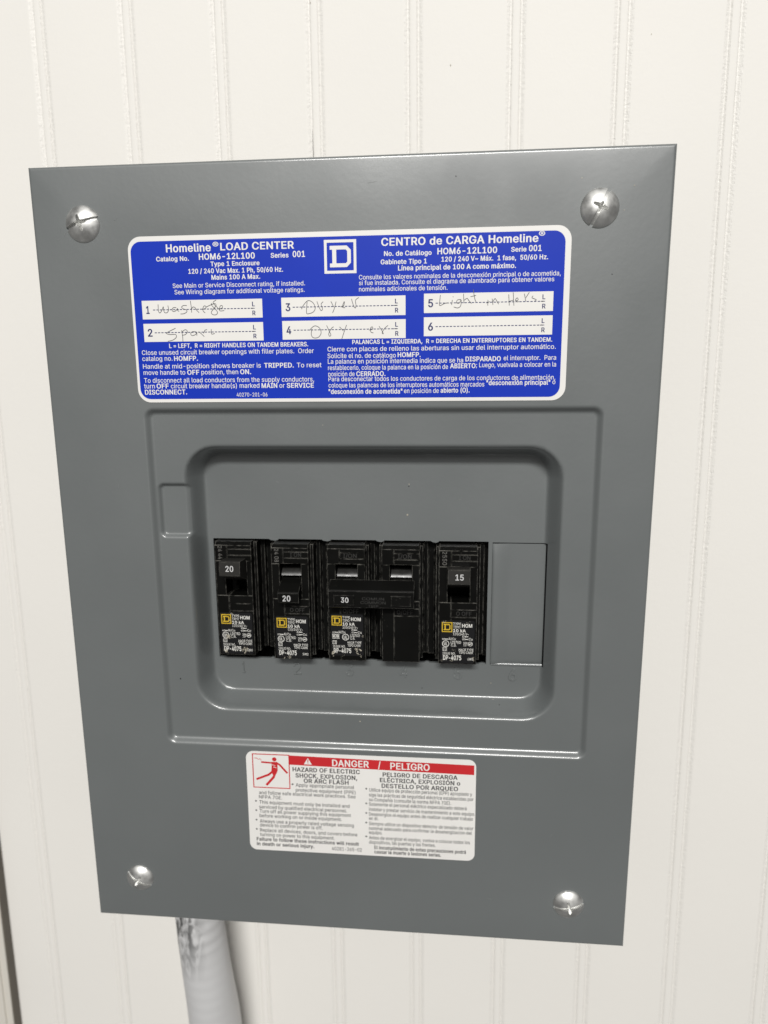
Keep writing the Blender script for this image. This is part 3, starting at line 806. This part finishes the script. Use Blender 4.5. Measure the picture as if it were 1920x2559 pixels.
for ch in [c for c in bpy.data.objects if c.parent == blue]:
    ch.location = -Vector(V(*PO))
for ch in [c for c in bpy.data.objects if c.parent == blue]:
    pass

# ---------------------------------------------------------------- danger label
mb = MB(); mb.slab(rrect(-44.9, 53.3, -121.9, -74.6, 3.2), 0.02, 0.20)
dang = mb.build('warning_label', M_WHITE, panel, PO)
dang['label'] = 'white warning label with a red banner below the recess'
mb = MB(); mb.poly([(-26.0, -80.2), (52.5, -81.4), (52.5, -77.0), (-26.0, -75.9)], 0.24)
banner = mb.build('red_banner', M_RED, dang, (0,0,0))
mb = MB(); text_job(mb, BANNER_TEXT, 0.28); text_job(mb, [('!', -18.15, -79.2, .5, 1.75, 1)], 0.31, 1); flush_text()
mb.poly([(-19.7, -79.7), (-16.2, -79.75), (-17.9, -76.7)], 0.28)
mb.build('banner_lettering', [M_WHITE, M_RED], dang, (0,0,0))
mb = MB(); text_job(mb, DANGER_TEXT, 0.26); flush_text()
mb.build('lettering', M_INK, dang, (0,0,0))
mb = MB()
z = 0.26
ring(mb, -42.2, -25.9, -91.7, -75.6, 0.42, z)
mb.poly(circle(-32.5, -78.0, .95), z)
mb.stroke([(-38.3, -79.5), (-33.2, -79.75)], .75, z)
mb.stroke([(-32.0, -79.4), (-30.3, -80.4), (-27.0, -84.3)], .85, z)
mb.poly([(-33.6, -79.2), (-34.0, -84.0), (-33.2, -85.6), (-31.9, -84.9), (-31.2, -83.2), (-31.2, -79.2)], z+.01)
mb.stroke([(-33.3, -83.6), (-35.2, -85.3), (-40.7, -87.7)], .95, z+.02)
mb.stroke([(-32.3, -84.0), (-33.1, -86.4), (-36.4, -90.3)], 1.05, z+.03)
mb.stroke([(-41.3, -77.7), (-39.95, -77.8), (-39.65, -78.35), (-38.7, -78.0), (-38.2, -78.8)], .26, z)
mb.stroke([(-33.5, -80.5), (-32.2, -81.0), (-33.1, -81.6), (-31.7, -81.95)], .26, z+.03, 1)
mb.build('shock_pictogram', [M_RED, M_WHITE], dang, (0,0,0))
for ch in [c for c in bpy.data.objects if c.parent == dang]:
    ch.location = -Vector(V(*PO))

# ---------------------------------------------------------------- breakers
def rating_label(mb, x0, x1, y0, y1, z, kind='A', seed=0):
    """mb materials: 0 black ground, 1 pale print, 2 yellow"""
    W_, H_ = x1-x0, y1-y0
    px = lambda u: x0 + W_*(u-935)/450.0
    py = lambda v: y1 - H_*(v-1215)/575.0
    k = H_/575.0
    mb.slab(rrect(x0, x1, y0, y1, .9, 4), z, z+.07, 0)
    zt = z+.11
    square_d(mb, px(952), px(1090), py(1372), py(1240), zt, 2)
    def t(s, u0, u1, v, cap, b=0): return (s, px(u0), py(v), W_*(u1-u0)/450.0, cap*k, b)
    it = [t('TYPE', 1100, 1205, 1275, 32), t('TIPO', 1102, 1195, 1318, 32), t('HOM', 1218, 1352, 1305, 46, 1), t('10 kA', 1102, 1268, 1370, 40, 1),
          t('120/240 V~', 1102, 1308, 1412, 32), t('Al/Cu', 1040, 1138, 1478, 32), t('Cu', 1308, 1360, 1478, 32), t('ISSUE NO.', 965, 1135, 1677, 32), t('DP-4075', 972, 1213, 1750, 62, 1)]
    def ul(u, v):
        mb.stroke(circle(px(u), py(v), 41*k, 20), 8*k, zt, 1, True)
        return t('UL', u-22, u+22, v+20, 40, 1)
    def boxed(u0, u1, v0, v1):
        ring(mb, px(u0), px(u1), py(v1), py(v0), 5*k, zt, 1)
    if kind == 'A':
        it += [ul(1005, 1530), t('LISTED', 1072, 1208, 1525, 34), t('C.B.', 1075, 1150, 1565, 34), t('SIM', 1240, 1290, 1527, 26), t('117', 1240, 1290, 1557, 26),
               t('61', 974, 1010, 1620, 32), t('HACR TYPE', 1180, 1373, 1623, 32), t('TIPO CARR', 1182, 1368, 1661, 32), t('SWD', 1297, 1373, 1748, 30)]
        mb.stroke(circle(px(1330), py(1527), 27*k, 16), 6*k, zt, 1, True)
        mb.stroke([(px(1312), py(1532)), (px(1348), py(1522))], 12*k, zt, 1)
        boxed(965, 1020, 1580, 1628)
    else:
        it += [t('NOM', 960, 1050, 1540, 42, 1), ul(1140, 1530), t('LISTED', 1205, 1335, 1522, 34), t('C.B.', 1205, 1270, 1562, 34),
               t('73', 968, 1005, 1622, 32), t('HACR TYPE', 1165, 1355, 1620, 32), t('TIPO CARR', 1167, 1345, 1661, 32)]
        mb.stroke([(px(955), py(1492)), (px(1055), py(1492))], 6*k, zt, 1); mb.stroke([(px(955), py(1550)), (px(1055), py(1550))], 6*k, zt, 1)
        boxed(958, 1015, 1580, 1630)
    for (u, v) in ((960, 1467), (1225, 1430), (1225, 1465)):
        ring(mb, px(u), px(u+40), py(v+9), py(v-9), 4*k, zt, 1)
        mb.stroke([(px(u+40), py(v)), (px(u+76), py(v))], 9*k, zt, 1)
    text_job(mb, it, zt, 1)
    flush_text()

def flecks(mb, x0, x1, y0, y1, z, spots, seed, mi):
    rnd = random.Random(seed)
    for (u, v, n, sp, s) in spots:
        for _ in range(n):
            cx = x0+(x1-x0)*u + rnd.gauss(0, sp); cy = y0+(y1-y0)*v + rnd.gauss(0, sp)
            r = s*rnd.uniform(.3, 1.0)
            if not (x0-.2 < cx-r and cx+r < x1+.2 and y0-.6 < cy-r and cy+r < y1+.2): continue
            k = rnd.randint(5, 7); a0 = rnd.random()*6
            mb.poly([(cx + r*rnd.uniform(.3, 1.2)*math.cos(a0+2*math.pi*i/k), cy + r*rnd.uniform(.3, 1.2)*math.sin(a0+2*math.pi*i/k)) for i in range(k)], z + rnd.uniform(0, .02), mi)

FW = 15.5
def face_block(mb, cx, zf, ytop, ybot, win, split, marks=True):
    """raised breaker front built from plates at slightly different heights; win = (x0, x1, y0, y1) opening for the handle"""
    x0, x1 = cx-FW/2, cx+FW/2
    zb = zf-9
    wx0, wx1, wy0, wy1 = win
    # sloped top shoulder
    mb.add([(x0+.3, ytop, zb), (x1-.3, ytop, zb), (x1-.3, ytop, zf-1.6), (x0+.3, ytop, zf-1.6), (x0, ytop-1.3, zf), (x1, ytop-1.3, zf), (x0, ytop-1.3, zb), (x1, ytop-1.3, zb)],
           [(0,1,2,3), (3,2,5,4), (0,3,4,6), (1,7,5,2), (4,5,7,6)])
    yt = ytop-1.32
    # left strip with date code, full height to the label
    def pl(a, b, c, d, dz): mb.box(a, b, c, d, zb, zf+dz, 0, 0.10)
    pl(x0, split-.06, wy1+.0, yt, 0.0)
    pl(split+.06, x1, ytop-2.9, yt, 0.05)
    pl(split+.06, x1, ytop-5.5, ytop-3.0, -.10)
    pl(split+.06, x1, wy1, ytop-5.6, 0.0)
    pl(x0, wx0, wy0, wy1-.02, 0.0)
    pl(wx1, x1, wy0, wy1-.02, 0.0)
    pl(x0, split-.06, ybot, wy0-.02, 0.0)
    pl(split+.06, x1, -11.4, wy0-.02, 0.0)
    pl(split+.06, x1, -14.6, -11.48, -.10)
    pl(split+.06, x1, ybot, -14.68, 0.0)
    # well behind the handle
    mb.box(wx0-.5, wx1+.5, wy0-.5, wy1+.5, zb-8, zb-7)
    # stepped skirt and shoulders down in the opening
    mb.box(cx-FW/2-1.2, cx-FW/2-.02, ybot+.4, ytop-.6, zb-10, zf-4.2, 0, .15)
    mb.box(cx+FW/2+.02, cx+FW/2+1.3, ybot+.4, ytop-.6, zb-10, zf-4.2, 0, .15)
    mb.box(cx+FW/2+1.4, cx+FW/2+3.2, ybot+.4, ytop-.2, zb-10, zf-10.0, 0, .15)
    mb.box(cx+FW/2+3.3, cx+FW/2+5.9, ybot-1, ytop+2, zb-10, zf-12.5, 0, .15)
    mb.box(cx-FW/2-1.5, cx-FW/2-1.25, ybot-1, ytop+2, zb-10, zf-11, 0, .05)

def drum(mb, x0, x1, zf, dy=0.0, cut=1.4):
    """rounded hub of the handle: the part above the cut shows in the window"""
    r, cy, cz = 5.3, -.6+dy, zf-6.9
    a0 = math.asin((cut+dy-cy)/r); n = 14
    prof = [(cy+r*math.sin(a0+(math.pi/2+.5-a0)*i/n), cz+r*math.cos(a0+(math.pi/2+.5-a0)*i/n)) for i in range(n+1)]
    prof.append((cut+dy, cz-2.0))
    m = len(prof)
    vs = [(x0, y, z) for y, z in prof] + [(x1, y, z) for y, z in prof]
    mb.add(vs, [tuple(range(m)), tuple(range(2*m-1, m-1, -1))])
    mb.add(vs, [(i, m+i, m+i+1, i+1) for i in range(n)], 0, True)
    mb.add(vs, [(n, m+n, m+n+1, n+1), (n+1, m+n+1, m, 0)])

ON_PROF = [(8.0, -13), (8.5, -6), (8.95, -.7), (8.6, -.1), (3.1, .25), (2.7, -.1), (1.6, -3.0), (.4, -6.0), (-1, -9), (-1, -13)]
OFF_PROF = [(1.2, -14), (1.2, -12), (-.4, -9), (-1.4, -6.2), (-3.9, -1.4), (-4.4, -1.0), (-8.3, -1.3), (-8.6, -1.7), (-8.7, -3), (-7.6, -7), (-7, -13)]
def shift(prof, dy, dz): return [(y+dy, z+dz) for y, z in prof]

def single_breaker(cx, zf, dy, prof, num, num_xy, date, win_dx, label_seed, spots, label_text, onoff):
    ytop, ybot = 14.9+dy, -34.75+dy
    org = (cx, ybot, zf-19)
    root = empty('circuit_breaker', org)
    tag(root, label_text, 'circuit breaker', 'black breakers in the panel opening')
    win = (cx-4.5+win_dx, cx+4.6+win_dx, -8.2+dy, 6.9+dy)
    split = cx-2.85+win_dx*.3
    mb = MB(); face_block(mb, cx, zf, ytop, ybot, win, split)
    body = mb.build('body', M_BLACK, root, org)
    mb = MB(); text_job(mb, [(date, cx-6.4, 13.2+dy, 5.6, 1.75, 0, -90)], zf+.04, 0)
    mb.build('date_code', M_DATE, body, org)
    for s_, x_, y_, w_ in ((onoff[0], cx+.2, ytop-5.0, 4.6), (onoff[1], cx-.6, -13.9, 6.2)) if onoff else ():
        mb = MB(); text_job(mb, [(s_, x_, y_, w_, 1.7, 0)], zf-.06, 0)
        mb.build('moulded_mark', M_FAINT, body, org)
    mb = MB(); drum(mb, win[0]+.35, win[1]-.2, zf, dy); mb.build('handle_drum', M_DRUM, root, org)
    hx0, hx1 = win[0]+.15, win[1]-.3
    mb = MB(); mb.prism_x(prof, hx0, hx1)
    hd = mb.build('handle', M_HANDLE_LIT if onoff is None or num == '15' else M_BAR, root, org)  # raised handles take the lit tone, the lowered one the darker tone
    mb = MB(); text_job(mb, [(num, num_xy[0]-1.65, num_xy[1], 3.3, 2.35, 1)], num_xy[2], 0); flush_text()
    mb.build('rating_number', M_NUMBER, hd, org)
    mb = MB()
    lx0, lx1, ly0, ly1 = cx-6.95, cx+7.0, ybot+.5, -15.75+dy
    rating_label(mb, lx0, lx1, ly0, ly1, zf+.06, 'A')
    flecks(mb, lx0, lx1, ly0, ly1, zf+.20, spots, label_seed, 3)
    mb.build('rating_label', [M_LABELBLACK, M_LABELWHITE, M_YELLOW, M_CHIP], root, org)
    # children of body and handle sit at the same origin
    return root

single_breaker(-48.85, -8.0, .35, shift(ON_PROF, 0, 0), '20', (-47.9, 4.9, .36), '24 44', .9, 11,
               [(.25, .42, 40, .45, .30), (.12, .08, 16, .5, .35), (.75, .10, 26, .6, .4), (.38, .95, 6, .3, .3), (.33, .8, 12, .35, .22), (.5, .2, 10, 2, .14)],
               'black breaker with its handle up reading 20, at the left end of the opening', None)
single_breaker(-24.3, -6.0, 0, shift(OFF_PROF, 0, 0), '20', (-25.0, -7.6, -.95), '24 08', 0, 12,
               [(.38, .02, 14, .4, .26), (.25, .0, 10, .3, .2), (.6, .3, 8, 3, .10)],
               'black breaker with its handle down reading 20, between the other 20 and the double breaker', ('I ON', 'O OFF'))
single_breaker(44.9, -6.0, -.2, shift(ON_PROF, -1.75, .1), '15', (45.3, 3.0, .46), '2550', .2, 13,
               [(.97, .12, 16, .35, .3), (.1, .97, 10, .4, .25), (.36, .75, 16, .5, .12), (.38, .3, 16, .5, .13), (.35, .06, 10, .35, .2), (.03, .05, 8, .3, .2), (.8, .93, 8, .5, .18)],
               'black breaker with handle reading 15, beside the grey blank filler plate', ('I ON', 'O OFF'))

# double-pole breaker with one common handle bar
cA, cB, zf = -.95, 21.5, -6.0
ytop, ybot = 14.9, -34.75
org = ((cA+cB)/2, ybot, zf-19)
dbl = empty('double_breaker', org)
tag(dbl, 'wide black double breaker with one handle bar reading 30 across two poles', 'circuit breaker', 'black breakers in the panel opening')
for c, split in ((cA, cA-2.6), (cB, cB-2.75)):
    mb = MB(); face_block(mb, c, zf, ytop, ybot, (c-4.4, c+4.7, -8.2, 7.1), split)
    body = mb.build('body', M_BLACK, dbl, org)
    for s_, x_, y_, w_ in (('I/ON', c-1.1, ytop-5.1, 5.6), ('O/OFF', c-1.6, -13.9, 6.6)):
        mb = MB(); text_job(mb, [(s_, x_, y_, w_, 1.75, 0)], zf-.06, 0)
        mb.build('moulded_mark', M_FAINT, body, org)
    mb = MB(); drum(mb, c-4.1, c+4.5, zf); mb.build('handle_drum', M_DRUM, dbl, org)
mb = MB()
bar_prof = [(.9, -13), (.9, -8.6), (.6, -6.2), (-2.3, -.6), (-2.7, -.2), (-9.4, -.4), (-9.9, -.8), (-9.9, -2.6), (-7.6, -6.5), (-7, -13)]
mb.prism_x([(.6, -6.0), (-2.2, -.5), (-2.7, -.1), (-9.4, -.3), (-9.8, -.8), (-9.8, -4.0), (-8.5, -5.7)], -7.5, 27.2)
for c in (cA, cB):
    mb.prism_x([(.9, -13), (.9, -7), (0, -5.5), (-7, -5.5), (-7, -13)], c-3.9, c+4.2)
bar = mb.build('handle', M_BAR, dbl, org)
for (a, b) in ((-5.4, 3.0), (17.9, 26.0)):
    mb = MB()
    mb.box(a, b, -8.5, -4.1, -.5, .35, 0, .25)
    mb.build('rating_pad', M_BAR, bar, org)
mb = MB()
text_job(mb, [('30', -2.3, -7.2, 3.1, 2.1, 1)], .40, 0)
mb.build('rating_number', M_NUMBER, bar, org)
for s_, x_, y_, w_, c_ in (('DISP.', 8.4, -4.6, 4.6, 1.0), ('COMUN', 6.2, -6.2, 9.0, 1.2), ('COMMON', 5.6, -7.8, 10.2, 1.2), ('TRIP', 8.7, -9.1, 4.2, .9)):
    mb = MB(); text_job(mb, [(s_, x_, y_, w_, c_, 0)], -.17, 0)
    mb.build('moulded_mark', M_FAINT, bar, org)
mb = MB()
lx0, lx1, ly0, ly1 = cA-6.9, cA+6.85, -32.6, -14.3
rating_label(mb, lx0, lx1, ly0, ly1, zf+.06, 'B')
flecks(mb, lx0, lx1, ly0-.6, ly1, zf+.20, [(.08, .10, 26, .5, .34), (.82, .16, 26, .7, .36), (.9, .04, 6, .3, .25), (.4, .03, 5, .4, .2), (.98, .5, 10, .2, .18), (.5, .2, 10, 3, .12)], 21, 3)
mb.build('rating_label', [M_LABELBLACK, M_LABELWHITE, M_YELLOW, M_CHIP], dbl, org)

# ---------------------------------------------------------------- cable
def cable():
    # centre line down from the box, easing right and back towards the wall
    ctrl = [(-85.5, -120, -36, 11.9), (-85.6, -165, -36, 11.9), (-85.5, -185, -36, 12.0), (-85.0, -200, -36, 12.1), (-83.8, -218, -36.5, 12.3), (-82.7, -235, -37.5, 12.7), (-82.1, -256, -39.5, 13.5), (-81.8, -285, -42, 14), (-81.5, -420, -46, 14)]
    P = np.array(ctrl); n = 40
    ts = np.linspace(0, len(P)-1, 200)
    C_ = np.stack([np.interp(ts, np.arange(len(P)), P[:, k]) for k in range(4)], 1)
    ker = np.ones(17)/17
    for k in range(4):
        c = np.pad(C_[:, k], 8, mode='edge'); C_[:, k] = np.convolve(c, ker, 'valid')
    rnd = np.random.RandomState(4)
    vs = []; fs = []
    for i, (x, y, z, r) in enumerate(C_):
        rib = .16*math.sin(y/1.05)*(1.0 if -205 < y < -172 else .25)
        for k in range(n):
            a = 2*math.pi*k/n
            rr = r + rib*max(0, math.cos(a-1.3)) + .12*math.sin(3*a+y/9.0)
            vs.append((x+rr*math.cos(a), y, z+rr*math.sin(a)))
    for i in range(len(C_)-1):
        for k in range(n):
            fs.append((i*n+k, i*n+(k+1) % n, (i+1)*n+(k+1) % n, (i+1)*n+k))
    mb = MB(); mb.add(vs, fs, 0, True)
    return mb
m = bpy.data.materials.new('smeared_grey_paint'); m.use_nodes = True
nt = m.node_tree; N = nt.nodes; Lk = nt.links; b = N['Principled BSDF']
b.inputs['Roughness'].default_value = .5
tc = N.new('ShaderNodeTexCoord')
mp = N.new('ShaderNodeMapping'); mp.inputs['Scale'].default_value = (1, 1, .38); mp.inputs['Rotation'].default_value = (0, .5, 0)
Lk.new(tc.outputs['Object'], mp.inputs['Vector'])
nz = N.new('ShaderNodeTexNoise'); nz.inputs['Scale'].default_value = 260; nz.inputs['Detail'].default_value = 6; nz.inputs['Distortion'].default_value = .8
Lk.new(mp.outputs['Vector'], nz.inputs['Vector'])
sx = N.new('ShaderNodeSeparateXYZ'); Lk.new(tc.outputs['Object'], sx.inputs['Vector'])
# bare dark patch left of centre near the top where the paint was scraped
mz = N.new('ShaderNodeMapRange'); mz.inputs['From Min'].default_value = -.056; mz.inputs['From Max'].default_value = -.030
Lk.new(sx.outputs['Z'], mz.inputs['Value'])
mxx = N.new('ShaderNodeMapRange'); mxx.inputs['From Min'].default_value = .0075; mxx.inputs['From Max'].default_value = -.002
Lk.new(sx.outputs['X'], mxx.inputs['Value'])
mm_ = N.new('ShaderNodeMath'); mm_.operation = 'MULTIPLY'
Lk.new(mz.outputs['Result'], mm_.inputs[0]); Lk.new(mxx.outputs['Result'], mm_.inputs[1])
th = N.new('ShaderNodeMapRange'); th.inputs['From Min'].default_value = .60; th.inputs['From Max'].default_value = .44
Lk.new(nz.outputs['Fac'], th.inputs['Value'])
m2 = N.new('ShaderNodeMath'); m2.operation = 'MULTIPLY'
Lk.new(mm_.outputs['Value'], m2.inputs[0]); Lk.new(th.outputs['Result'], m2.inputs[1])
cr = N.new('ShaderNodeMix'); cr.data_type = 'RGBA'
cr.inputs['A'].default_value = (.58, .58, .585, 1); cr.inputs['B'].default_value = (.085, .085, .085, 1)
Lk.new(m2.outputs['Value'], cr.inputs['Factor']); Lk.new(cr.outputs['Result'], b.inputs['Base Color'])
bp_ = N.new('ShaderNodeBump'); bp_.inputs['Strength'].default_value = .7; bp_.inputs['Distance'].default_value = .0012
Lk.new(mm_.outputs['Value'], bp_.inputs['Strength'])
Lk.new(nz.outputs['Fac'], bp_.inputs['Height']); Lk.new(bp_.outputs['Normal'], b.inputs['Normal'])
CO = (-85.5, -165, -36)
cab = cable().build('cable', m, None, CO)
cab.location = V(*CO)
tag(cab, 'thick pale grey cable with smeared paint hanging below the grey panel', 'cable')
